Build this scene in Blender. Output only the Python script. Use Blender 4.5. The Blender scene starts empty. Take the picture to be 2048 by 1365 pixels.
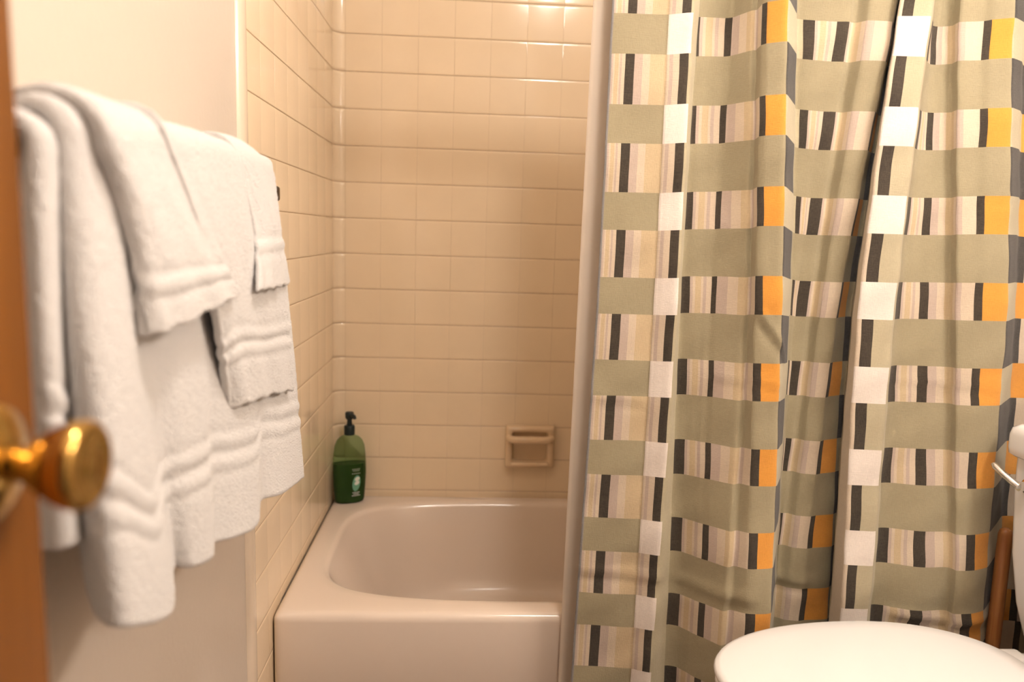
import bpy, bmesh, math, random
from mathutils import Vector, Matrix
random.seed(7)
SC = bpy.context.scene
COL = SC.collection
PI = math.pi

# ------------------------------------------------------------------ helpers
def link(o, parent=None):
    COL.objects.link(o)
    if parent is not None:
        o.parent = parent
    return o

def tag(o, label=None, cat=None, group=None, kind=None):
    if label: o['label'] = label
    if cat: o['category'] = cat
    if group: o['group'] = group
    if kind: o['kind'] = kind
    return o

def thing(name, label, cat, loc=(0, 0, 0), group=None):
    o = bpy.data.objects.new(name, None)
    o.empty_display_size = .05
    o.location = loc
    link(o)
    return tag(o, label, cat, group)

def mesh(name, verts, faces, mats, parent=None, mi=None, smooth=True, auto=None):
    """verts are world coordinates; they are made local to the parent's location"""
    off = Vector(parent_world(parent))
    me = bpy.data.meshes.new(name)
    me.from_pydata([(v[0] - off.x, v[1] - off.y, v[2] - off.z) for v in verts], [], faces)
    for m in (mats if isinstance(mats, (list, tuple)) else [mats]):
        me.materials.append(m)
    if mi:
        me.polygons.foreach_set('material_index', mi)
    me.polygons.foreach_set('use_smooth', [smooth] * len(me.polygons))
    me.update()
    bm = bmesh.new(); bm.from_mesh(me)
    bmesh.ops.recalc_face_normals(bm, faces=bm.faces)
    if auto is not None:
        for e in bm.edges:
            if len(e.link_faces) == 2 and e.calc_face_angle(0) > math.radians(auto):
                e.smooth = False
    bm.to_mesh(me); bm.free()
    return link(bpy.data.objects.new(name, me), parent)

def parent_world(p):
    v = Vector((0, 0, 0))
    while p is not None:
        v += p.location
        p = p.parent
    return v

class MB:
    """collects shapes for one mesh"""
    def __init__(s): s.v = []; s.f = []; s.mi = []
    def add(s, verts, faces, mi=0):
        b = len(s.v); s.v += [tuple(v) for v in verts]
        for f in faces:
            s.f.append(tuple(i + b for i in f)); s.mi.append(mi)
    def box(s, a, b, bevel=0.0, mi=0, seg=2):
        bm = bmesh.new()
        bmesh.ops.create_cube(bm, size=1)
        sx, sy, sz = (b[i] - a[i] for i in range(3))
        for v in bm.verts:
            v.co = Vector(((v.co.x + .5) * sx + a[0], (v.co.y + .5) * sy + a[1], (v.co.z + .5) * sz + a[2]))
        if bevel:
            bmesh.ops.bevel(bm, geom=list(bm.edges), offset=bevel, segments=seg, profile=.5, affect='EDGES')
        bm.verts.index_update()
        s.add([v.co[:] for v in bm.verts], [[v.index for v in f.verts] for f in bm.faces], mi)
        bm.free()
    def loft(s, rings, cap0=True, cap1=True, mi=0, closed=True):
        n = len(rings[0]); vs = [p for r in rings for p in r]; fs = []
        for i in range(len(rings) - 1):
            for j in range(n if closed else n - 1):
                k = (j + 1) % n
                fs.append((i * n + j, i * n + k, (i + 1) * n + k, (i + 1) * n + j))
        if cap0: fs.append(tuple(range(n))[::-1])
        if cap1: fs.append(tuple((len(rings) - 1) * n + j for j in range(n)))
        s.add(vs, fs, mi)
    def lathe(s, prof, origin, axis, n=40, mi=0):
        """prof: (radius, distance along axis)"""
        ax = Vector(axis).normalized()
        a = ax.orthogonal().normalized(); b = ax.cross(a)
        o = Vector(origin)
        s.loft([[(o + ax * h + (a * math.cos(2 * PI * k / n) + b * math.sin(2 * PI * k / n)) * max(r, 1e-5))[:]
                 for k in range(n)] for r, h in prof], mi=mi)
    def tube(s, pts, rad, n=16, mi=0):
        pts = [Vector(p) for p in pts]
        if not isinstance(rad, (list, tuple)): rad = [rad] * len(pts)
        rings = []; prev = None
        for i, p in enumerate(pts):
            t = (pts[min(i + 1, len(pts) - 1)] - pts[max(i - 1, 0)]).normalized()
            a = t.orthogonal().normalized() if prev is None else (prev - t * prev.dot(t)).normalized()
            prev = a; b = t.cross(a)
            rings.append([(p + (a * math.cos(2 * PI * k / n) + b * math.sin(2 * PI * k / n)) * rad[i])[:] for k in range(n)])
        s.loft(rings, mi=mi)
    def build(s, name, mats, parent=None, smooth=True, auto=None):
        return mesh(name, s.v, s.f, mats, parent, s.mi, smooth, auto)

def interp(xs, ys, x):
    if x <= xs[0]: return ys[0]
    for i in range(len(xs) - 1):
        if x <= xs[i + 1]:
            t = (x - xs[i]) / (xs[i + 1] - xs[i])
            return ys[i] + (ys[i + 1] - ys[i]) * t
    return ys[-1]

def sstep(a, b, x):
    t = min(1, max(0, (x - a) / (b - a)))
    return t * t * (3 - 2 * t)

# ------------------------------------------------------------------ materials
def lin(c):
    return tuple((x / 255 / 12.92) if x / 255 <= .04045 else ((x / 255 + .055) / 1.055) ** 2.4 for x in c)

def mat(name, rgb, rough=.5, metal=0, noise=None, bump=None, spec=.5, sheen=0, trans=0, coat=0, ior=1.45):
    """rgb in 0..1 linear; noise=(scale, amount) varies the colour, bump=(scale, distance)"""
    m = bpy.data.materials.new(name); m.use_nodes = True
    nt = m.node_tree; N = nt.nodes; L = nt.links
    p = N['Principled BSDF']
    p.inputs['Base Color'].default_value = (*rgb, 1)
    p.inputs['Roughness'].default_value = rough
    p.inputs['Metallic'].default_value = metal
    p.inputs['Specular IOR Level'].default_value = spec
    p.inputs['IOR'].default_value = ior
    p.inputs['Transmission Weight'].default_value = trans
    p.inputs['Coat Weight'].default_value = coat
    p.inputs['Coat Roughness'].default_value = .08
    if sheen:
        p.inputs['Sheen Weight'].default_value = sheen
        p.inputs['Sheen Roughness'].default_value = .6
    tc = N.new('ShaderNodeTexCoord')
    if noise:
        t = N.new('ShaderNodeTexNoise'); t.inputs['Scale'].default_value = noise[0]; t.inputs['Detail'].default_value = 4
        L.new(tc.outputs['Object'], t.inputs['Vector'])
        r = N.new('ShaderNodeMapRange')
        r.inputs['From Min'].default_value = .3; r.inputs['From Max'].default_value = .7
        r.inputs['To Min'].default_value = 1 - noise[1]; r.inputs['To Max'].default_value = 1 + noise[1]
        L.new(t.outputs['Fac'], r.inputs['Value'])
        mx = N.new('ShaderNodeVectorMath'); mx.operation = 'SCALE'
        mx.inputs[0].default_value = rgb
        L.new(r.outputs['Result'], mx.inputs['Scale'])
        L.new(mx.outputs[0], p.inputs['Base Color'])
    if bump:
        t2 = N.new('ShaderNodeTexNoise'); t2.inputs['Scale'].default_value = bump[0]; t2.inputs['Detail'].default_value = 3
        L.new(tc.outputs['Object'], t2.inputs['Vector'])
        b = N.new('ShaderNodeBump'); b.inputs['Distance'].default_value = bump[1]; b.inputs['Strength'].default_value = 1
        L.new(t2.outputs['Fac'], b.inputs['Height'])
        L.new(b.outputs['Normal'], p.inputs['Normal'])
    return m

def fabric(name, rgb, amount=.05):
    """woven cotton: fine crossed threads in colour and relief"""
    m = mat(name, rgb, .85, spec=.25, sheen=.15)
    nt = m.node_tree; N = nt.nodes; L = nt.links; p = N['Principled BSDF']
    tc = N['Texture Coordinate']
    mp = N.new('ShaderNodeMapping'); L.new(tc.outputs['Object'], mp.inputs['Vector'])
    mp.inputs['Scale'].default_value = (1, 1, .12)
    a = N.new('ShaderNodeTexNoise'); a.inputs['Scale'].default_value = 900; a.inputs['Detail'].default_value = 1
    mp2 = N.new('ShaderNodeMapping'); L.new(tc.outputs['Object'], mp2.inputs['Vector'])
    mp2.inputs['Scale'].default_value = (.12, .12, 1)
    b = N.new('ShaderNodeTexNoise'); b.inputs['Scale'].default_value = 900; b.inputs['Detail'].default_value = 1
    L.new(mp.outputs[0], a.inputs['Vector']); L.new(mp2.outputs[0], b.inputs['Vector'])
    big = N.new('ShaderNodeTexNoise'); big.inputs['Scale'].default_value = 14; big.inputs['Detail'].default_value = 3
    L.new(tc.outputs['Object'], big.inputs['Vector'])
    s = N.new('ShaderNodeMath'); s.operation = 'ADD'
    L.new(a.outputs['Fac'], s.inputs[0]); L.new(b.outputs['Fac'], s.inputs[1])
    s2 = N.new('ShaderNodeMath'); s2.operation = 'ADD'
    L.new(s.outputs[0], s2.inputs[0]); L.new(big.outputs['Fac'], s2.inputs[1])
    r = N.new('ShaderNodeMapRange')
    r.inputs['From Min'].default_value = 1.1; r.inputs['From Max'].default_value = 1.9
    r.inputs['To Min'].default_value = 1 - amount; r.inputs['To Max'].default_value = 1 + amount
    L.new(s2.outputs[0], r.inputs['Value'])
    mx = N.new('ShaderNodeVectorMath'); mx.operation = 'SCALE'; mx.inputs[0].default_value = rgb
    L.new(r.outputs['Result'], mx.inputs['Scale']); L.new(mx.outputs[0], p.inputs['Base Color'])
    bp = N.new('ShaderNodeBump'); bp.inputs['Distance'].default_value = .0004
    L.new(s.outputs[0], bp.inputs['Height']); L.new(bp.outputs['Normal'], p.inputs['Normal'])
    return m
M = {}
M['paint'] = mat('wall paint', (.67, .59, .505), .38, noise=(3, .015), bump=(90, .0006))
M['ceiling'] = mat('ceiling paint', (.86, .82, .76), .8, bump=(60, .0008))
M['tile'] = mat('almond glazed tile', (.90, .735, .525), .14, noise=(9, .02), bump=(7, .0005), coat=.3)
M['grout'] = mat('grout', (.50, .35, .22), .8, noise=(60, .12))
M['tub'] = mat('almond tub enamel', (.79, .675, .575), .16, bump=(5, .0006), coat=.4)
M['ceramic'] = mat('almond ceramic', (.77, .59, .39), .18, coat=.3, noise=(20, .03))
M['bullnose'] = mat('pale bullnose', (.81, .685, .54), .2, coat=.3)  # paler tint than the tile stands in for light caught by the rounded edge
M['floor'] = mat('floor vinyl', (.17, .115, .08), .4, noise=(12, .12))
M['towel'] = mat('white terry cloth', (.78, .765, .755), .95, spec=.1, sheen=.35, bump=(430, .0034))
M['towel_band'] = M['towel']
M['liner'] = mat('cream vinyl liner', (.83, .72, .60), .4, bump=(18, .002))
M['wood'] = mat('varnished wood', (.2, .07, .015), .42, spec=.35)
M['handle_wood'] = mat('stained handle wood', (.36, .15, .045), .4, noise=(25, .2))
M['brass'] = mat('polished brass', (.60, .375, .11), .10, 1)
M['dark_metal'] = mat('dark bronze', (.10, .07, .045), .35, .8)
M['chrome'] = mat('chrome', (.75, .73, .70), .12, 1)
M['toilet'] = mat('white porcelain', (.84, .82, .80), .12, coat=.3, bump=(4, .0003))
M['seat'] = mat('white seat plastic', (.85, .835, .82), .25, bump=(4, .0003))
M['rubber'] = mat('dark rubber', (.05, .02, .015), .6)
M['pump'] = mat('black pump plastic', (.008, .018, .02), .3)
M['bottle'] = mat('green bottle plastic', (.50, .68, .47), .10, trans=1.0, ior=1.12)
M['liquid'] = mat('green soap', (.050, .095, .028), .25, noise=(30, .15))
M['label_white'] = mat('label ink white', (.75, .78, .72), .5)
M['label_teal'] = mat('label ink teal', (.16, .40, .27), .5)
M['label_grey'] = mat('label ink grey green', (.42, .48, .36), .5)
M['steel'] = mat('brushed rod', (.7, .68, .65), .25, 1)
M['glass_lamp'] = mat('frosted lamp glass', (.9, .88, .85), .4)

# wood grain
def grain(m, c1, c2, sc):
    nt = m.node_tree; N = nt.nodes; L = nt.links; p = N['Principled BSDF']
    tc = N['Texture Coordinate']; mp = N.new('ShaderNodeMapping')
    mp.inputs['Scale'].default_value = (1, 1, .06)
    L.new(tc.outputs['Object'], mp.inputs['Vector'])
    t = N.new('ShaderNodeTexNoise'); t.inputs['Scale'].default_value = sc; t.inputs['Detail'].default_value = 6
    t.inputs['Distortion'].default_value = .6
    L.new(mp.outputs[0], t.inputs['Vector'])
    r = N.new('ShaderNodeValToRGB')
    r.color_ramp.elements[0].position = .3; r.color_ramp.elements[0].color = (*c1, 1)
    r.color_ramp.elements[1].position = .7; r.color_ramp.elements[1].color = (*c2, 1)
    L.new(t.outputs['Fac'], r.inputs['Fac']); L.new(r.outputs['Color'], p.inputs['Base Color'])
grain(M['wood'], (.165, .055, .007), (.24, .085, .013), 40)
grain(M['handle_wood'], (.28, .10, .03), (.42, .18, .055), 120)

# ------------------------------------------------------------------ the room
RX, RYF, RZ = 1.76, -2.74, 2.60          # right wall, front wall (doorway), ceiling
def wallbox(name, a, b, m):
    q = MB(); q.box(a, b)
    return tag(q.build(name, m, smooth=False), kind='structure')
wallbox('floor', (-.1, RYF - .1, -.1), (RX + .1, .1, 0), M['floor'])
wallbox('ceiling', (-.1, RYF - .1, RZ), (RX + .1, .1, RZ + .1), M['ceiling'])
wall_left = wallbox('wall_left', (-.1, RYF, 0), (0, 0, RZ), M['paint'])
wall_back = wallbox('wall_back', (-.1, 0, 0), (RX + .1, .1, RZ), M['paint'])
wallbox('wall_right', (RX, RYF, 0), (RX + .1, 0, RZ), M['paint'])
q = MB()                                   # doorway wall behind the camera
q.box((-.1, RYF - .1, 0), (.14, RYF, RZ)); q.box((.92, RYF - .1, 0), (RX + .1, RYF, RZ)); q.box((.14, RYF - .1, 2.04), (.92, RYF, RZ))
tag(q.build('wall_front', M['paint'], smooth=False), kind='structure')

# tiles: real pillowed tiles standing proud of a grout bed
P = .1095; TOP = 1.93201 + P
def tile(q, o, u, v, n, w, h):
    """tile with corner o, edges u (w) and v (h), outward normal n"""
    o = Vector(o); u = Vector(u); v = Vector(v); n = Vector(n)
    rings = []
    tu, tv = random.gauss(0, .00014), random.gauss(0, .00014)
    for ins, d in ((0, .0004), (.0005, .0009), (.0014, .00115), (.007, .0012)):
        ring = []
        for a, b in ((0, 0), (1, 0), (1, 1), (0, 1)):
            gu, gv = .0001, .0008
            iu = ins * .2; uu = gu + iu if a == 0 else w - gu - iu; vv = gv + ins if b == 0 else h - gv - ins
            ring.append(o + u * uu + v * vv + n * (d + (tu * (a - .5) + tv * (b - .5)) * (d / .003)))
        rings.append(ring)
    q.loft([[p[:] for p in r] for r in rings], cap0=False, cap1=True, mi=1)
ROWS = [TOP - i * P for i in range(16)]     # upper edges of the rows
ZB = .368                                  # tiles end on the tub deck
def field(name, parent, o_of, u, n, cols, floor_from=None):
    q = MB(); o0 = Vector(o_of(cols[0][0])); u = Vector(u); n = Vector(n)
    for c0, c1, zb in cols:
        a = Vector(o_of(c0)); b = Vector(o_of(c1))
        q.add([(a.x, a.y, zb), (b.x, b.y, zb), (b.x, b.y, TOP), (a.x, a.y, TOP)], [(0, 1, 2, 3)], 0)
        z1 = TOP
        while z1 > zb + .004:
            z0 = max(z1 - P, zb)
            o = o_of(c0)
            tile(q, (o[0], o[1], z0), u, (0, 0, 1), n, c1 - c0, z1 - z0)
            z1 -= P
    o = q.build(name, [M['grout'], M['tile']], parent, auto=50)
    return tag(o, kind='structure')
cols = []; x = .03508
while x < RX - .001:
    cols.append((x, min(x + P, RX), ZB)); x += P
field('tile_field', wall_back, lambda s: (s, -.0008, 0), (1, 0, 0), (0, -1, 0), cols)
cols = [(.035 + i * P, .035 + (i + 1) * P, ZB if i < 7 else .0) for i in range(8)]
cols[6] = (cols[6][0], cols[6][1], 0.0)
field('tile_field', wall_left, lambda s: (.0008, -s, 0), (0, -1, 0), (1, 0, 0), cols)
# pale rounded trim closing the tiled part of the left wall
q = MB()
prof = [(0, -.9115), (.0035, -.9115), (.0085, -.915), (.0100, -.921), (.0100, -.940), (.0085, -.947), (.005, -.953), (0, -.956)]
q.loft([[(x + .0002, y, z) for x, y in prof] for z in (0, TOP)])
tag(q.build('trim_2', M['bullnose'], auto=60), kind='structure')
# cove tiles rounding the inner corner
q = MB(); R_ = .035
z1 = TOP
while z1 > ZB + .004:
    z0 = max(z1 - P, ZB); rings = []
    for z, d in ((z0 + .0009, .001), (z0 + .002, .0035), (z0 + .01, .004), (z1 - .01, .004), (z1 - .002, .0035), (z1 - .0009, .001)):
        ring = []
        for k in range(9):
            a = PI / 2 * k / 8
            rr = R_ - d * .5
            ring.append((R_ - rr * math.cos(a) , -R_ + rr * math.sin(a), z))
        rings.append(ring)
    q.loft(rings, False, False, mi=1, closed=False)
    z1 -= P
q.add([(R_ - R_ * math.cos(PI / 2 * k / 8), -R_ + R_ * math.sin(PI / 2 * k / 8), z) for z in (ZB, TOP) for k in range(9)],
      [(k, k + 1, k + 10, k + 9) for k in range(8)], 0)
tag(q.build('trim_1', [M['grout'], M['tile']], auto=60), kind='structure')

# ------------------------------------------------------------------ door with brass knob
DX, DY = .150, -1.885
q = MB(); q.box((DX - .035, DY - .76, .012), (DX, DY, 2.02), .002)
door = tag(q.build('door_1', M['wood'], auto=40), kind='structure')
KY, KZ = -1.937, 1.097
rose = MB()
rose.lathe([(0, .0), (.036, .0), (.0365, .003), (.034, .006), (.026, .009), (.018, .012), (.0125, .014), (.0, .014)], (DX + .0002, KY, KZ), (1, 0, 0), 64)
rose = rose.build('rosette', M['brass'], door, auto=60)
k = MB()
k.lathe([(0, .010), (.0105, .010), (.0100, .016), (.0105, .022), (.0135, .027), (.0185, .034), (.0235, .042), (.0268, .050), (.0275, .055),
         (.0262, .0595), (.0235, .0615), (.0205, .0610), (.018, .0605), (.010, .0615), (0, .062)], (DX + .0002, KY, KZ), (1, 0, 0), 64)
k.build('door_knob', M['brass'], door, auto=70)

# ------------------------------------------------------------------ towel bar
BX, BZ = .072, 1.300
tb = thing('towel_bar', 'dark metal towel bar on the left wall, carrying the white towels', 'towel bar', (0, -1.37, BZ))
q = MB(); q.tube([(BX, -1.775 + i * .02, BZ + .0045) for i in range(40)], .009, 16)
q.build('bar', M['dark_metal'], tb, auto=60)
for y in (-1.775, -.992):
    q = MB()
    q.box((.0005, y - .018, BZ - .024), (.010, y + .018, BZ + .024), .003)
    q.box((.010, y - .010, BZ - .013), (BX + .012, y + .010, BZ + .013), .004)
    q.build('bracket', M['dark_metal'], tb, auto=40)

# ------------------------------------------------------------------ towels
def crom(pts, t):
    """Catmull-Rom through a list of tuples, t in 0..1"""
    n = len(pts) - 1; f = min(t, .999999) * n; i = int(f); f -= i
    p0, p1, p2, p3 = pts[max(i - 1, 0)], pts[i], pts[i + 1], pts[min(i + 2, n)]
    return tuple(.5 * (2 * b + (c - a) * f + (2 * a - 5 * b + 4 * c - d) * f * f + (3 * b - a - 3 * c + d) * f ** 3) for a, b, c, d in zip(p0, p1, p2, p3))

BATH=[
  ((0.078,-1.7522,1.2949),(0.074,-1.7545,1.1348),(0.07,-1.7412,0.9621)),
  ((0.092,-1.7689,1.2936),(0.09,-1.7756,1.1385),(0.09,-1.7674,0.9692)),
  ((0.1,-1.767,1.296),(0.104,-1.7829,1.14),(0.1,-1.7595,0.9676)),
  ((0.092,-1.7381,1.2969),(0.092,-1.7459,1.1339),(0.086,-1.7068,0.9483)),
  ((0.078,-1.7074,1.2976),(0.068,-1.6942,1.1253),(0.072,-1.6722,0.9161)),
  ((0.092,-1.7291,1.2979),(0.09,-1.7292,1.1312),(0.094,-1.7112,0.9)),
  ((0.108,-1.7427,1.3009),(0.116,-1.7588,1.1365),(0.12,-1.7478,0.8931)),
  ((0.116,-1.7186,1.304),(0.13,-1.7466,1.1349),(0.138,-1.7363,0.8825)),
  ((0.112,-1.6693,1.3094),(0.126,-1.6973,1.1271),(0.13,-1.6378,0.8438)),
  ((0.104,-1.6239,1.3143),(0.106,-1.6206,1.1147),(0.098,-1.5504,0.8488)),
  ((0.104,-1.581,1.3167),(0.112,-1.5679,1.1066),(0.114,-1.5363,0.8448)),
  ((0.104,-1.5301,1.3196),(0.114,-1.5018,1.0904),(0.12,-1.4979,0.8385)),
  ((0.104,-1.4876,1.3186),(0.108,-1.4528,1.0761),(0.106,-1.4467,0.8341)),
  ((0.104,-1.4054,1.3239),(0.114,-1.3779,1.05),(0.122,-1.3974,0.8215)),
  ((0.104,-1.3381,1.3272),(0.116,-1.2955,1.0312),(0.13,-1.3348,0.8132)),
  ((0.104,-1.2838,1.3323),(0.11,-1.2367,1.0201),(0.114,-1.2621,0.8243)),
  ((0.104,-1.2106,1.3355),(0.116,-1.1589,1.0057),(0.128,-1.1839,0.8067)),
  ((0.102,-1.1193,1.3359),(0.12,-1.0461,0.9847),(0.133,-1.048,0.7882)),
]
HA=[
  ((0.122,-1.7265,1.2993),(0.131,-1.6938,1.2166),(0.137,-1.686,1.1386)),
  ((0.136,-1.727,1.2997),(0.144,-1.6847,1.2257),(0.148,-1.657,1.1406)),
  ((0.132,-1.6702,1.3057),(0.142,-1.5964,1.2299),(0.146,-1.5412,1.1479)),
  ((0.126,-1.6053,1.3124),(0.132,-1.5253,1.2403),(0.144,-1.435,1.1545)),
]
HB=[
  ((0.128,-1.6171,1.3291),(0.138,-1.5595,1.2454),(0.114,-1.3975,1.0013)),
  ((0.128,-1.5657,1.3167),(0.132,-1.4613,1.2115),(0.132,-1.3525,0.9995)),
  ((0.116,-1.4229,1.3256),(0.126,-1.3202,1.1944),(0.128,-1.2213,0.9821)),
  ((0.108,-1.1425,1.3263),(0.124,-1.1438,1.1881),(0.134,-1.1209,0.9672)),
]
WC=[
  ((0.112,-1.3322,1.328),(0.128,-1.3061,1.2287),(0.143,-1.3467,1.154)),
  ((0.122,-1.2745,1.3269),(0.136,-1.2391,1.2362),(0.142,-1.258,1.1508)),
  ((0.112,-1.1373,1.3151),(0.124,-1.1479,1.2362),(0.134,-1.1373,1.1492)),
]

def drape(name, cols, topz, hw, rear_z, rear_x, thick, label, group, band=(), seed=0, ny=90, nt=120):
    """A towel over the bar. cols: for each column along the bar three points of its front face: just below the bend, half way, at the hem.
    The path runs rear hem -> over the bar -> front hem."""
    rnd = random.Random(seed)
    ph = [rnd.uniform(0, 6.28) for _ in range(6)]
    V = []; F = []
    c0 = [c[0] for c in cols]; c1 = [c[1] for c in cols]; c2 = [c[2] for c in cols]
    tz = [(t,) for t in topz]
    for i in range(ny + 1):
        s = i / ny
        a0, a1, a2 = Vector(crom(c0, s)), Vector(crom(c1, s)), Vector(crom(c2, s))
        h = crom(tz, s)[0]
        xr = BX - hw
        Lr = BZ - rear_z; Lf = (a1 - a0).length + (a2 - a1).length
        f1 = (a1 - a0).length / Lf
        La = PI * (a0.x - xr) / 2 + h * .6
        for j in range(nt + 1):
            d = j / nt * (Lr + La + Lf)
            if d < Lr:
                t = 1 - d / Lr
                x = max(xr + (rear_x - xr) * sstep(0, .5, t), .004 + thick * .5)
                p = Vector((x, a0.y, BZ - Lr * t))
            elif d < Lr + La:
                a = (d - Lr) / La
                cx = (xr + a0.x) / 2; rx = (a0.x - xr) / 2
                p = Vector((cx - rx * math.cos(a * PI), a0.y, BZ + (a0.z - BZ) * a + h * math.sin(a * PI)))
            else:
                t = (d - Lr - La) / Lf
                # quadratic Lagrange blended with straight legs
                l0 = (t - f1) * (t - 1) / (f1); l1 = t * (t - 1) / (f1 * (f1 - 1)); l2 = t * (t - f1) / (1 - f1)
                qd = a0 * l0 + a1 * l1 + a2 * l2
                ls = a0.lerp(a1, t / f1) if t < f1 else a1.lerp(a2, (t - f1) / (1 - f1))
                p = qd * .6 + ls * .4
                p.x += .0015 * math.sin(s * 23 + ph[2] - t * 3) * t
                dd = (1 - t) * Lf
                for b in band:
                    p.x += .0024 * math.exp(-((dd - b) / .006) ** 2) - .0018 * math.exp(-((dd - b - .012) / .006) ** 2) - .0018 * math.exp(-((dd - b + .012) / .006) ** 2)
                p.z += .0015 * math.sin(s * 30 + ph[3]) * sstep(.94, 1, t)
            V.append(p[:])
    n = nt + 1
    for i in range(ny):
        for j in range(nt):
            F.append((i * n + j, (i + 1) * n + j, (i + 1) * n + j + 1, i * n + j + 1))
    o = mesh(name, V, F, M['towel'])
    so = o.modifiers.new('thick', 'SOLIDIFY'); so.thickness = thick; so.offset = 0
    su = o.modifiers.new('round', 'SUBSURF'); su.levels = 1; su.render_levels = 1
    tx = bpy.data.textures.get('terry') or bpy.data.textures.new('terry', 'CLOUDS')
    tx.noise_scale = .005; tx.noise_depth = 2
    dm = o.modifiers.new('terry', 'DISPLACE'); dm.texture = tx; dm.strength = .0022; dm.mid_level = .5; dm.texture_coords = 'GLOBAL'
    tag(o, label, 'towel', group)
    return o
G = 'white towels on the towel bar'
drape('bath_towel', BATH, [.020, .021, .022, .020, .020, .028, .034, .034, .030] + [.028] * 9, .019, .945, .036, .012,
      'longest white bath towel, undermost on the towel bar, hanging lowest in deep folds', G, band=(.105, .135), seed=3, ny=170, nt=140)
drape('hand_towel', HA, [.044, .046, .044, .042], .0345, 1.15, .0215, .011,
      'white hand towel draped slantwise nearest the wooden door, over the bath towel', G, band=(.045,), seed=11, ny=60, nt=100)
drape('hand_towel', HB, [.036, .036, .037, .036], .034, 1.05, .0215, .009,
      'white hand towel hanging in the middle with an embossed band, partly under the washcloth', G, band=(.085, .110), seed=23, ny=80, nt=110)
drape('washcloth', WC, [.046, .047, .044], .0450, 1.16, .0125, .007,
      'small white washcloth folded over the far end of the bar', G, band=(.065,), seed=31, ny=40, nt=80)

# ------------------------------------------------------------------ bathtub
TX0, TX1, TY0, TY1, RIM = .0035, RX - .002, -.784, -.0035, .385
tub = MB(); NN = 160
def sup(cx, cy, a, b, e, z):
    out = []
    for k in range(NN):
        t = 2 * PI * (k + .5) / NN
        c, s = math.cos(t), math.sin(t)
        out.append((cx + a * math.copysign(abs(c) ** (2 / e), c), cy + b * math.copysign(abs(s) ** (2 / e), s), z))
    return out
def rect(ins, z):
    # outer outline sampled with the same angular order, corners slightly rounded
    cx, cy = (TX0 + TX1) / 2, (TY0 + TY1) / 2
    return sup(cx, cy, (TX1 - TX0) / 2 - ins, (TY1 - TY0) / 2 - ins, 60, z)
bcx, bcy = .880, -.384
rings = [rect(.006, 0), rect(.006, .03), rect(.0, .04), rect(0, .30), rect(0, .362)]
for k in range(1, 7):
    a = k / 6 * PI / 2
    rings.append(rect(.020 * (1 - math.cos(a)), .362 + .021 * math.sin(a)))
rings.append(sup(bcx, bcy, .846, .362, 9, .3838))
rings.append(sup(bcx, bcy, .828, .347, 5.2, .3825))
for k in range(1, 7):
    a = k / 6 * PI / 2 * .86
    d = .022 * math.sin(a); zz = .022 * (1 - math.cos(a))
    rings.append(sup(bcx, bcy, (.821) - d, .342 - d, 4.6, .3825 - zz))
for t in (.1, .25, .4, .55, .7, .82):
    rings.append(sup(bcx + .02 * t, bcy, .799 - .10 * t, .320 - .040 * t, 4.4 - .6 * t, .365 - .245 * t))
for k in range(1, 7):
    a = k / 6 * PI / 2
    rings.append(sup(bcx + .02, bcy, .717 - .07 * (1 - math.cos(a)) - .01 * k / 6, .287 - .06 * (1 - math.cos(a)) - .006 * k / 6, 3.8, .164 - .070 * math.sin(a)))
rings.append(sup(bcx + .02, bcy, .5, .15, 2.6, .090))
rings.append(sup(bcx + .02, bcy, .2, .05, 2.2, .089))
tub.loft(rings)
tubT = thing('bathtub', 'almond bathtub built in between the tiled walls, front skirt facing the room', 'bathtub', (.9, -.39, 0))
tub.build('tub_body', M['tub'], tubT, auto=75)
dr = MB()
dr.lathe([(0, 0), (.030, 0), (.030, .002), (.024, .004), (.012, .003), (0, .003)], (1.46, bcy, .0915), (0, 0, 1), 32)
dr.build('drain', M['chrome'], tubT, auto=50)

# ------------------------------------------------------------------ soap dish
sd = thing('soap_dish', 'almond ceramic soap dish with grab bar set in the back tiles', 'soap dish', (.633, 0, .555))
x0, x1, z0, z1 = .553, .713, .487, .628
fr = MB()
def rr(x0, x1, z0, z1, r, y, n=6):
    out = []
    for cx, cz, a0 in ((x1 - r, z1 - r, 0), (x0 + r, z1 - r, PI / 2), (x0 + r, z0 + r, PI), (x1 - r, z0 + r, 3 * PI / 2)):
        for k in range(n + 1):
            a = a0 + PI / 2 * k / n
            out.append((cx + r * math.cos(a), y, cz + r * math.sin(a)))
    return out
fr.loft([rr(x0, x1, z0, z1, .006, -.003), rr(x0, x1, z0, z1, .006, -.020), rr(x0 + .003, x1 - .003, z0 + .003, z1 - .003, .007, -.030),
         rr(x0 + .010, x1 - .010, z0 + .010, z1 - .008, .008, -.035), rr(x0 + .019, x1 - .019, z0 + .020, z1 - .018, .008, -.034),
         rr(x0 + .023, x1 - .023, z0 + .024, z1 - .022, .008, -.026), rr(x0 + .027, x1 - .027, z0 + .024, z1 - .026, .008, -.006)], cap0=False)
fr.build('frame', M['ceramic'], sd, auto=60)
tr = MB()
tr.box((x0 + .018, -.048, z0 + .010), (x1 - .018, -.028, z0 + .024), .006)
tr.build('tray_lip', M['ceramic'], sd, auto=60)
gb = MB()
zb = z1 - .040
gb.tube([(x0 + .012, -.030, zb), (x0 + .016, -.042, zb), (x0 + .026, -.050, zb), (x0 + .05, -.052, zb), (x1 - .05, -.052, zb), (x1 - .026, -.050, zb), (x1 - .016, -.042, zb), (x1 - .012, -.030, zb)],
        [.0120] * 8, 16)
gb.build('grab_bar', M['ceramic'], sd, auto=60)

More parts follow.
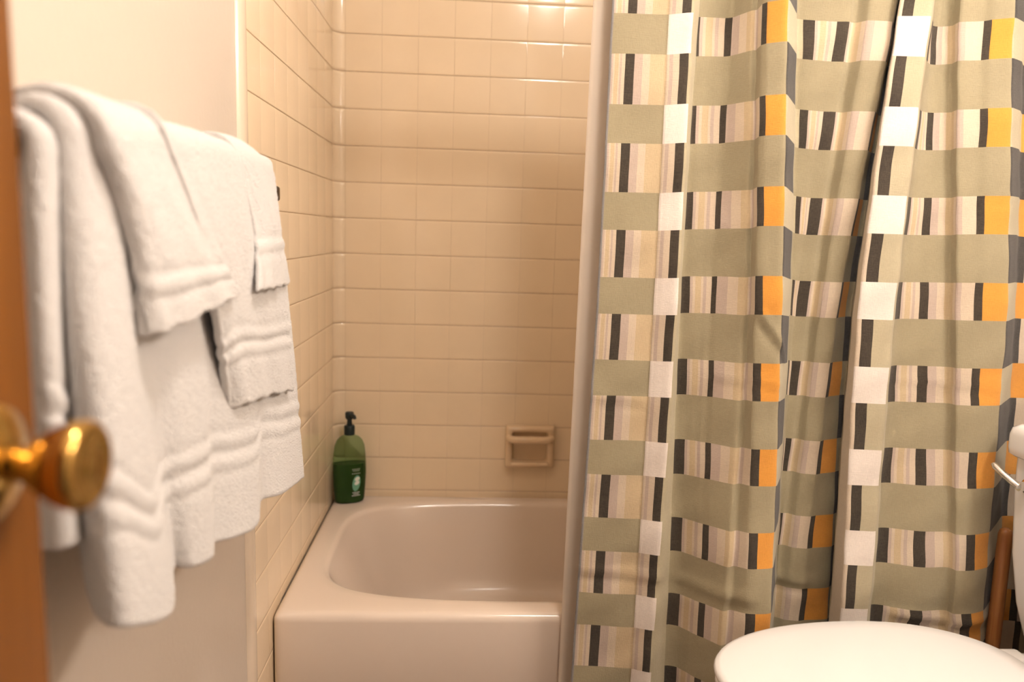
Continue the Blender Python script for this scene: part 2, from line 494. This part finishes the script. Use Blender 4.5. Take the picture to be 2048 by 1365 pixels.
# ------------------------------------------------------------------ pump bottle
bx, by, bz = .0600, -.070, .3845
pb = thing('pump_bottle', 'green plastic pump bottle with black pump on the tub corner', 'bottle', (bx, by, bz))
def ell(w, d, z, n=40, e=2.4, rot=.35):
    out = []
    for k in range(n):
        t = 2 * PI * k / n; c, s = math.cos(t), math.sin(t)
        X = w * math.copysign(abs(c) ** (2 / e), c); Y = d * math.copysign(abs(s) ** (2 / e), s)
        out.append((bx + X * math.cos(rot) - Y * math.sin(rot), by + X * math.sin(rot) + Y * math.cos(rot), bz + z))
    return out
prof = [(.038, .023, .0), (.0425, .0265, .003), (.0448, .028, .010), (.0480, .0295, .05), (.0500, .030, .09), (.0498, .030, .125), (.0475, .0290, .158),
        (.0445, .0275, .184), (.0395, .0250, .200), (.031, .0215, .209), (.020, .0175, .2145), (.0145, .0145, .217), (.0145, .0145, .223)]
prof = [(w * 1.04 if z < .2 else w, d, z) for w, d, z in prof]
q = MB(); q.loft([ell(w, d, z) for w, d, z in prof])
q.build('bottle_body', M['bottle'], pb, auto=70)
lq = [(w - .0022, d - .0022, z) for w, d, z in prof if .003 <= z <= .12]
lq[0] = (lq[0][0], lq[0][1], .0035)
lq.append((.0465, .027, .127))
q = MB(); q.loft([ell(w, d, z) for w, d, z in lq])
tag(q.build('liquid', M['liquid'], pb, auto=70), 'dark green soap inside')
q = MB()
q.lathe([(0, .211), (.0165, .211), (.0168, .214), (.0168, .238), (.0150, .2405), (.0085, .242), (.0075, .256), (.0075, .262), (0, .262)], (bx, by, bz + .007), (0, 0, 1), 32)
q.build('pump_collar', M['pump'], pb, auto=50)
q = MB()
q.lathe([(0, .260), (.0095, .260), (.0125, .264), (.0135, .272), (.0135, .280), (.0105, .2835), (0, .284)], (bx, by, bz + .007), (0, 0, 1), 32)
q.tube([(bx, by, bz + .007 + .275), (bx + .010, by - .012, bz + .007 + .2755), (bx + .018, by - .022, bz + .007 + .274), (bx + .021, by - .026, bz + .275)], [.0075, .0065, .0055, .005], 14)
q.build('pump_head', M['pump'], pb, auto=50)
# printed label marks, wrapped on the front of the bottle
def surf(u, z, lift=.0006):
    """point on the bottle front: u = sideways offset in metres from the bottle axis, z height"""
    zs = [p[2] for p in prof]; w = interp(zs, [p[0] for p in prof], z); d = interp(zs, [p[1] for p in prof], z)
    e = 2.4; rot = .35
    uu = max(-.97, min(.97, u / w))
    Y = -d * (1 - abs(uu) ** e) ** (1 / e) - lift
    X = u
    return (bx + X * math.cos(rot) - Y * math.sin(rot), by + X * math.sin(rot) + Y * math.cos(rot), bz + z)
def mark(q, poly, mi=0):
    """poly (u,z) outline triangulated as a fan around its centre"""
    cu = sum(p[0] for p in poly) / len(poly); cz = sum(p[1] for p in poly) / len(poly)
    n = len(poly); rings = []
    vs = [surf(cu, cz)] + [surf(cu + (p[0] - cu) * .5, cz + (p[1] - cz) * .5) for p in poly] + [surf(*p) for p in poly]
    fs = [(0, 1 + k, 1 + (k + 1) % n) for k in range(n)] + [(1 + k, 1 + n + k, 1 + n + (k + 1) % n, 1 + (k + 1) % n) for k in range(n)]
    q.add(vs, fs, mi)
def oval(cu, cz, a, b, tilt=0, n=20):
    return [(cu + a * math.cos(t) * math.cos(tilt) - b * math.sin(t) * math.sin(tilt), cz + a * math.cos(t) * math.sin(tilt) + b * math.sin(t) * math.cos(tilt))
            for t in [2 * PI * k / n for k in range(n)]]
LU = .016
q = MB()
mark(q, oval(LU, .066, .0125, .026, -.15), 1)
q.v = [(v[0] + .0002, v[1] + .0003, v[2]) for v in q.v]
mark(q, oval(LU + .003, .080, .0085, .0062, .5), 0)
mark(q, oval(LU + .002, .067, .0085, .0060, .5), 0)
for i, (w_, z_) in enumerate(((.013, .112), (.011, .107), (.014, .098), (.012, .036), (.009, .031), (.014, .026))):
    for k in range(5):
        u0 = LU - w_ + 2 * w_ * k / 5; u1 = u0 + 2 * w_ / 5 * .7
        mark(q, [(u0, z_ - .0012), (u1, z_ - .0012), (u1, z_ + .0014), (u0, z_ + .0014)], 2 if i < 3 else 0)
q.build('label_print', [M['label_white'], M['label_teal'], M['label_grey']], pb)

# ------------------------------------------------------------------ shower curtain
CK=[
  ((0.6905,-0.863),(0.6888,-0.863),(0.6777,-0.863)), # fabric edge
  ((0.8019,-0.87),(0.8043,-0.872),(0.8022,-0.876)), # 1
  ((0.8473,-0.88),(0.8487,-0.894),(0.8431,-0.9)), # 2 white e
  ((0.8663,-0.844),(0.8623,-0.86),(0.8709,-0.87)), # 3 dk s
  ((0.8718,-0.842),(0.8793,-0.866),(0.8929,-0.88)), # 4 dk e
  ((0.9228,-0.84),(0.9196,-0.88),(0.9249,-0.92)), # 5
  ((0.9363,-0.842),(0.9276,-0.887),(0.9345,-0.932)), # 6
  ((0.9597,-0.89),(0.9729,-0.926),(0.9661,-0.968)), # 7 ridge
  ((0.9693,-0.888),(0.9842,-0.92),(0.9794,-0.96)), # 8 crease
  ((0.9692,-0.915),(0.9838,-0.95),(0.9996,-0.984)), # 9
  ((0.9752,-0.925),(0.9963,-0.956),(1.0175,-0.985)), # 10 or s
  ((1.0075,-0.945),(1.0318,-0.968),(1.0514,-0.982)), # 11 or e
  ((1.0472,-0.89),(1.0771,-0.895),(1.0909,-0.9)), # 12 pale e
  ((1.0616,-0.86),(1.0985,-0.848),(1.1186,-0.84)), # 13 white s
  ((1.0725,-0.865),(1.1007,-0.848),(1.1212,-0.836)), # 14 dA s
  ((1.0943,-0.868),(1.1058,-0.846),(1.1224,-0.835)), # 15 dA e
  ((1.135,-0.869),(1.1151,-0.842),(1.1247,-0.832)), # 16 dB s
  ((1.1587,-0.872),(1.1379,-0.846),(1.1269,-0.834)), # 17 dB e
  ((1.1726,-0.86),(1.1514,-0.84),(1.1358,-0.832)), # 18 crease
  ((1.1878,-0.886),(1.1612,-0.86),(1.1509,-0.848)), # 19 ridge
  ((1.2377,-0.888),(1.1944,-0.868),(1.1817,-0.854)), # 20 dC s
  ((1.2484,-0.87),(1.204,-0.852),(1.1948,-0.848)), # 21 or s
  ((1.2618,-0.848),(1.2287,-0.83),(1.243,-0.842)), # 22 or e
  ((1.272,-0.832),(1.2449,-0.824),(1.2549,-0.826)), # 23 deep
  ((1.2475,-0.88),(1.2136,-0.89),(1.219,-0.9)), # 24 beige
  ((1.2365,-0.905),(1.2056,-0.925),(1.2185,-0.945)), # 25 white s
  ((1.2987,-0.912),(1.2763,-0.932),(1.277,-0.952)), # 26 white e
  ((1.3137,-0.89),(1.2907,-0.91),(1.2933,-0.928)), # 27 d s
  ((1.327,-0.87),(1.3078,-0.894),(1.3167,-0.932)), # 28 d e
  ((1.3416,-0.848),(1.3478,-0.894),(1.3609,-0.952)), # 29 d2 s
  ((1.3567,-0.84),(1.364,-0.9),(1.3835,-0.958)), # 30 d2 e
  ((1.3827,-0.85),(1.404,-0.908),(1.4339,-0.956)), # 31 crease
  ((1.382,-0.874),(1.4016,-0.932),(1.4367,-0.976)), # 32 ridge
  ((1.426,-0.88),(1.4311,-0.943),(1.4538,-0.98)), # 33 d3 s
  ((1.4366,-0.89),(1.445,-0.948),(1.4742,-0.978)), # 34 or s
  ((1.4716,-0.905),(1.4924,-0.956),(1.5113,-0.964)), # 35 or e
  ((1.51,-0.878),(1.5382,-0.91),(1.5668,-0.91)), # 36 pale e
  ((1.5299,-0.856),(1.57,-0.872),(1.6091,-0.864)), # 37 or2 s
  ((1.5706,-0.86),(1.6129,-0.86),(1.6455,-0.86)), # 38 or2 e
  ((1.6231,-0.87),(1.6661,-0.87),(1.7085,-0.87)), # 39 end
]

ZL = (1.643, 1.125, .589)
CK.append(tuple((1.735, -.872) for _ in range(3)))
for i in (0, 1, 2): pass
cm = ['selvage', 'olive', 'white', 'cream', 'yellow', 'mauve', 'dark', 'orange', 'pale', 'blue']
CRGB = {'selvage': (.30, .285, .28), 'olive': (.365, .315, .20), 'white': (.85, .77, .70), 'cream': (.66, .55, .42), 'yellow': (.60, .47, .295), 'mauve': (.53, .425, .355),
        'dark': (.055, .043, .030), 'orange': (.76, .335, .055), 'pale': (.50, .44, .30), 'blue': (.062, .057, .052)}
CM = [fabric('curtain ' + n, tuple(.91 * c for c in CRGB[n]), .07 if n not in ('dark', 'blue') else .35) for n in cm]
def stripes(a, b):
    out = []; c = 0
    for f, n in ((.13, 'mauve'), (.12, 'cream'), (.27, 'yellow'), (.10, 'cream'), (.14, 'mauve'), (.24, 'cream')):
        out.append((a + (b - a) * c, a + (b - a) * (c + f), n)); c += f
    return out
def row(spec):
    out = []
    for a, b, n in spec:
        out += stripes(a, b) if n == 'S' else [(a, b, n)]
    return out
RN = row([(0, .04, 'selvage'), (.04, 1, 'olive'), (1, 2, 'white'), (2, 3, 'pale'), (3, 4, 'dark'), (4, 5, 'S'), (5, 6, 'dark'), (6, 9, 'S'), (9, 10, 'dark'), (10, 11, 'orange'),
          (11, 12.3, 'pale'), (12.3, 14, 'pale'), (14, 15, 'dark'), (15, 16, 'S'), (16, 17, 'dark'), (17, 20, 'S'), (20, 21, 'dark'), (21, 22, 'orange'),
          (22, 24, 'olive'), (24, 25, 'cream'), (25, 26, 'white'), (26, 27, 'pale'), (27, 28, 'dark'), (28, 29, 'S'), (29, 30, 'dark'), (30, 33, 'S'),
          (33, 34, 'dark'), (34, 35, 'orange'), (35, 37, 'pale'), (37, 38, 'orange'), (38, 38.25, 'dark'), (38.25, 39, 'S'), (39, 39.2, 'dark'), (39.2, 39.7, 'S'), (39.7, 40, 'orange')])
RW = row([(0, .04, 'selvage'), (.04, .28, 'S'), (.28, .44, 'dark'), (.44, 1.53, 'S'), (1.53, 1.9, 'dark'), (1.9, 3, 'pale'), (3, 11, 'olive'), (11, 12.3, 'blue'), (12.3, 14, 'olive'),
          (14, 22, 'olive'), (22, 23.4, 'blue'), (23.4, 24, 'olive'), (24, 25.12, 'cream'), (25.12, 25.45, 'dark'), (25.45, 27, 'pale'), (27, 35, 'olive'),  # blue stripe in the deep pleat is widened to paint in its shade
          (35, 37.4, 'blue'), (37.4, 38.2, 'cream'), (38.2, 38.4, 'dark'), (38.4, 40, 'olive')])
DZQ = (0, 1, 2, 5, 8, 9, 11, 12, 16, 24, 25, 28, 31, 33, 36, 39, 40)
DZV = (-.004, -.003, .000, .004, .008, .011, .013, .004, -.001, .000, .005, .005, .007, .010, .012, .006, .006)
def look(rw, qv):
    for a, b, n in rw:
        if a <= qv < b: return cm.index(n)
    return 0
def kpos(qv, z):
    i = min(int(qv), len(CK) - 2); f = qv - i
    def at(k):
        pts = CK[k]
        if z >= ZL[1]:
            t = (z - ZL[1]) / (ZL[0] - ZL[1]); t = min(t, 1.45)
            a, b = pts[1], pts[0]
        else:
            t = (ZL[1] - z) / (ZL[1] - ZL[2]); t = min(t, 1.6)
            a, b = pts[1], pts[2]
        # quadratic through the three levels, linear outside
        z0, z1, z2 = ZL
        if z2 <= z <= z0:
            l0 = (z - z1) * (z - z2) / ((z0 - z1) * (z0 - z2)); l1 = (z - z0) * (z - z2) / ((z1 - z0) * (z1 - z2)); l2 = (z - z0) * (z - z1) / ((z2 - z0) * (z2 - z1))
            qx = l0 * pts[0][0] + l1 * pts[1][0] + l2 * pts[2][0]
            lx = a[0] + (b[0] - a[0]) * t
            return (.5 * qx + .5 * lx, a[1] + (b[1] - a[1]) * t)
        return (a[0] + (b[0] - a[0]) * t, a[1] + (b[1] - a[1]) * min(t, 1))
    p, r = at(i), at(i + 1)
    return p[0] + (r[0] - p[0]) * f, p[1] + (r[1] - p[1]) * f
qs = sorted(set([float(i) for i in range(len(CK))] + [round(b, 4) for r in (RN, RW) for s in r for b in s[:2]]))
full = []
for a, b in zip(qs, qs[1:]):
    L_ = max(math.dist(kpos(a, z), kpos(b - 1e-6, z)) for z in ZL)
    n = max(1, int(math.ceil(L_ / .007)))
    full += [a + (b - a) * k / n for k in range(n)]
full.append(qs[-1])
ZT, ZBm, PER, NH, Z0 = 1.975, .10, .1703, .0748, 1.6755
zb_ = set([ZT, ZBm])
for k in range(-3, 12):
    for z in (Z0 - k * PER, Z0 - k * PER - NH):
        if ZBm < z < ZT: zb_.add(round(z, 5))
zb_ = sorted(zb_, reverse=True); zl = []
for a, b in zip(zb_, zb_[1:]):
    n = max(1, int(math.ceil((a - b) / .012)))
    zl += [a + (b - a) * k / n for k in range(n)]
zl.append(ZBm)
def crease(x, z):
    """pressed packing creases and small wrinkles, metres towards the room"""
    y = 0
    for x0, x1, zc, h, w in ((.68, .86, .535, .004, .010), (.88, 1.02, .520, .005, .012), (1.10, 1.20, .505, .006, .010), (1.33, 1.60, .47, .006, .010),
                             (.69, .80, .915, .003, .009), (.93, 1.05, .960, .003, .007), (1.30, 1.50, .965, .002, .008), (1.45, 1.56, 1.335, .002, .006)):
        m = sstep(x0 - .02, x0 + .02, x) * sstep(x1 + .02, x1 - .02, x)
        zc2 = zc - .05 * (x - x0)
        y += m * h * (math.exp(-((z - zc2) / w) ** 2) - .7 * math.exp(-((z - zc2 + w * 1.6) / w) ** 2))
    # slanting crease
    ax, az, bx_, bz_ = 1.000, 1.085, 1.062, 1.000
    t = ((x - ax) * (bx_ - ax) + (z - az) * (bz_ - az)) / ((bx_ - ax) ** 2 + (bz_ - az) ** 2)
    if -.2 < t < 1.2:
        d = ((x - ax) * (bz_ - az) - (z - az) * (bx_ - ax)) / math.hypot(bx_ - ax, bz_ - az)
        y += .006 * math.exp(-(d / .006) ** 2) * sstep(-.2, .1, t) * sstep(1.2, .9, t) - .004 * math.exp(-((d - .012) / .008) ** 2) * sstep(-.2, .1, t) * sstep(1.2, .9, t)
    y += .0016 * math.sin(z * 31 + x * 17) * math.sin(x * 23 - z * 9 + 1) + .0010 * math.sin(z * 67 - x * 41)
    return y
V = []; nq = len(full)
for z in zl:
    pts = [list(kpos(min(qv, len(CK) - 1 - 1e-6), z)) for qv in full]
    for _ in range(3):                       # soften the folds
        new = [p[:] for p in pts]
        for k in range(1, nq - 1):
            for c in (0, 1):
                new[k][c] = pts[k][c] * .5 + (pts[k - 1][c] + pts[k + 1][c]) * .25 if c else pts[k][c]
        pts = new
    for p, qv in zip(pts, full):
        kt = sstep(1.76, 1.975, z); V.append((p[0], (p[1] - crease(p[0], z)) * (1 - kt) - .833 * kt, z + interp(DZQ, DZV, qv) * sstep(1.97, 1.75, z)))
F = []; MI = []
for r in range(len(zl) - 1):
    zc = (zl[r] + zl[r + 1]) / 2
    ph = ((Z0 - zc) % PER)
    rw = RN if ph < NH else RW
    for k in range(nq - 1):
        F.append((r * nq + k, (r + 1) * nq + k, (r + 1) * nq + k + 1, r * nq + k + 1))
        MI.append(look(rw, (full[k] + full[k + 1]) / 2))
cur = mesh('shower_curtain', V, F, CM, None, MI)
so = cur.modifiers.new('cloth', 'SOLIDIFY'); so.thickness = .0009; so.offset = -1
tag(cur, 'olive, white and orange checked fabric shower curtain with black stripes', 'shower curtain')
# liner: a plain sheet hanging just behind, its edge showing
V = []; F = []; n = 120; m = 60
for i in range(m + 1):
    z = 1.975 - (1.975 - .16) * i / m
    for j in range(n + 1):
        t = j / n
        x = (.6655 - .012 * (1.975 - z) / 1.6) + (1.745 - .66) * t
        y = -.7985 + .0035 * math.sin(t * 60 + z * 2) * sstep(0, .1, t) - .010 * math.exp(-t * 1.11 / .012) * 0
        kt = sstep(1.76, 1.975, z); y = y * (1 - kt) - .817 * kt
        V.append((x, y, z))
for i in range(m):
    for j in range(n):
        F.append((i * (n + 1) + j, i * (n + 1) + j + 1, (i + 1) * (n + 1) + j + 1, (i + 1) * (n + 1) + j))
ln = mesh('shower_liner', V, F, M['liner'])
so = ln.modifiers.new('sheet', 'SOLIDIFY'); so.thickness = .0012; so.offset = 0
tag(ln, 'plain cream vinyl liner whose edge shows beside the checked curtain', 'shower liner')
# rod above the frame
q = MB(); q.tube([(.001 + i * (RX - .002) / 40, -.825, 1.9925) for i in range(41)], .016, 20)
tag(q.build('curtain_rod', M['steel'], auto=60), 'metal rod across the tub carrying the curtain', 'curtain rod')

# ------------------------------------------------------------------ toilet
AX = -1.192                                # axis of the bowl, it faces the left wall
tl = thing('toilet', 'white toilet with closed lid in front of the shower curtain', 'toilet', (1.35, AX, 0))
def plan(x0, x1, hw, z, xm=None, n=72, tailw=.8):
    """egg outline: rounded tip at x0, widest at xm, squarer end at x1"""
    xm = xm if xm is not None else x0 + (x1 - x0) * .60
    out = []
    for k in range(n):
        t = 2 * PI * k / n
        c, s = math.cos(t), math.sin(t)
        if c < 0:
            e = 2.1; x = xm - (xm - x0) * abs(c) ** (2 / e)
        else:
            e = 2.9; x = xm + (x1 - xm) * abs(c) ** (2 / e)
        y = AX + hw * math.copysign(abs(s) ** (2 / e), s)
        if c > 0: y = AX + (y - AX) * (1 - (1 - tailw) * ((x - xm) / (x1 - xm)) ** 1.6)
        out.append((x, y, z))
    return out
q = MB()
q.loft([plan(1.06, 1.56, .105, 0, tailw=1), plan(1.065, 1.56, .100, .06, tailw=1), plan(1.06, 1.56, .098, .16, tailw=1), plan(1.01, 1.56, .115, .25, tailw=1),
        plan(.945, 1.555, .150, .325), plan(.905, 1.55, .170, .38), plan(.893, 1.55, .178, .42), plan(.893, 1.55, .178, .447), plan(.899, 1.545, .172, .4545),
        plan(.97, 1.42, .115, .4545), plan(.98, 1.41, .105, .43), plan(1.02, 1.37, .08, .33)])
q.build('bowl', M['toilet'], tl, auto=60)
q = MB()                                   # shelf behind the bowl that carries the tank
q.box((1.455, AX - .105, .39), (1.735, AX + .145, .4535), .012, seg=3)
q.build('tank_shelf', M['toilet'], tl, auto=50)
q = MB()
q.loft([plan(.886, 1.444, .179, .4565, 1.235), plan(.880, 1.446, .184, .462, 1.235), plan(.880, 1.446, .184, .472, 1.235), plan(.886, 1.443, .179, .477, 1.235)])
q.build('seat', M['seat'], tl, auto=60)
q = MB()
q.loft([plan(.885, 1.453, .179, .4785, 1.235), plan(.877, 1.459, .186, .483, 1.235), plan(.876, 1.460, .187, .489, 1.235), plan(.879, 1.458, .184, .4945, 1.235),
        plan(.888, 1.451, .176, .498, 1.235), plan(.93, 1.42, .145, .5005, 1.225), plan(1.07, 1.32, .058, .502, 1.215)])
q.build('lid', M['seat'], tl, auto=70)
for s in (-1, 1):
    q = MB()
    q.box((1.446, AX + s * .075 - .022, .4565), (1.490, AX + s * .075 + .022, .489), .008, seg=3)
    q.build('hinge', M['seat'], tl, auto=50)
TXF = 1.503
def tankring(ins, z, fx):
    return [p for p in rr2(fx + ins, 1.745 - ins * .2, AX - .210 + ins, -1.005 - ins, .02, z)]
def rr2(x0, x1, y0, y1, r, z, n=8):
    out = []
    for cx, cy, a0 in ((x1 - r, y1 - r, 0), (x0 + r, y1 - r, PI / 2), (x0 + r, y0 + r, PI), (x1 - r, y0 + r, 3 * PI / 2)):
        for k in range(n + 1):
            a = a0 + PI / 2 * k / n
            out.append((cx + r * math.cos(a), cy + r * math.sin(a), z))
    return out
q = MB()
q.loft([tankring(.055, .4545, TXF), tankring(.045, .46, TXF), tankring(.034, .485, TXF), tankring(.020, .55, TXF), tankring(.008, .65, TXF), tankring(.001, .78, TXF), tankring(0, .842, TXF)])
q.build('tank', M['toilet'], tl, auto=60)
q = MB()
q.loft([tankring(-.004, .8428, TXF), tankring(-.011, .848, TXF), tankring(-.0125, .86, TXF), tankring(-.0125, .885, TXF), tankring(-.010, .898, TXF), tankring(.0, .906, TXF), tankring(.02, .909, TXF)])
q.build('tank_lid', M['toilet'], tl, auto=60)
q = MB()
fy = -1.052
q.lathe([(0, 0), (.014, 0), (.014, .004), (.009, .007), (.009, .020), (0, .020)], (TXF + .002, fy, .794), (-1, 0, 0), 24)
q.build('lever_mount', M['chrome'], tl, auto=50)
q = MB()
q.tube([(TXF - .017, fy, .794), (TXF - .022, fy + .010, .800), (TXF - .028, fy + .028, .809), (TXF - .034, fy + .044, .819), (TXF - .036, fy + .050, .824)], [.0065, .007, .0062, .0068, .004], 14)
q.build('flush_lever', M['chrome'], tl, auto=50)

# ------------------------------------------------------------------ plunger standing behind the toilet
pl = thing('plunger', 'plunger with brown wooden handle standing between curtain and toilet tank', 'plunger', (1.5565, -.955, 0))
q = MB()
q.lathe([(0, .075), (.0135, .075), (.0140, .20), (.0138, .62), (.0135, .658), (.011, .667), (.006, .671), (0, .672)], (1.5565, -.955, 0), (-.012, 0, 1), 28)
q.build('handle', M['handle_wood'], pl, auto=60)
q = MB()
q.lathe([(.040, .0005), (.047, .002), (.047, .010), (.044, .03), (.036, .055), (.022, .070), (.019, .074), (.019, .092), (.0142, .094), (.0142, .08), (.0, .08)], (1.5565, -.955, 0), (0, 0, 1), 36)
q.build('cup', M['rubber'], pl, auto=60)

# ------------------------------------------------------------------ lights
def point(name, loc, power, rad, col):
    d = bpy.data.lights.new(name, 'POINT'); d.energy = power; d.shadow_soft_size = rad; d.color = col
    o = bpy.data.objects.new(name, d); o.location = loc; COL.objects.link(o)
    return o
WARM = (1.0, .90, .815)
point('ceiling_bulb', (.79, -1.70, 2.55), 34, .09, WARM)
for y in (-1.60, -1.86, -2.12):
    point('vanity_bulb', (1.66, y, 1.98), 12, .05, WARM)
W = bpy.data.worlds.new('World'); SC.world = W; W.use_nodes = True
W.node_tree.nodes['Background'].inputs['Color'].default_value = (1, .85, .7, 1)
W.node_tree.nodes['Background'].inputs['Strength'].default_value = .08

# ------------------------------------------------------------------ camera
cam = bpy.data.cameras.new('camera'); co = bpy.data.objects.new('camera', cam); COL.objects.link(co)
r_ = Vector((0.99822431, -0.05041332, 0.03172901)); u_ = Vector((-0.02424884, 0.14261097, 0.98948174)); f_ = Vector((0.05440796, 0.98849411, -0.14113527))
mw = Matrix.Identity(4)
for i in range(3):
    mw[i][0] = r_[i]; mw[i][1] = u_[i]; mw[i][2] = -f_[i]
mw[0][3], mw[1][3], mw[2][3] = .43437606, -2.37962242, 1.24098983
co.matrix_world = mw
cam.sensor_width = 36; cam.lens = 1498.156 / 2048 * 36; cam.clip_start = .02
cam.dof.use_dof = True; cam.dof.focus_distance = 1.56; cam.dof.aperture_fstop = 2.4
SC.camera = co
SC.view_settings.view_transform = 'Standard'; SC.view_settings.look = 'None'
SC.view_settings.exposure = .16; SC.view_settings.gamma = 1; SC.view_settings.use_curve_mapping = False
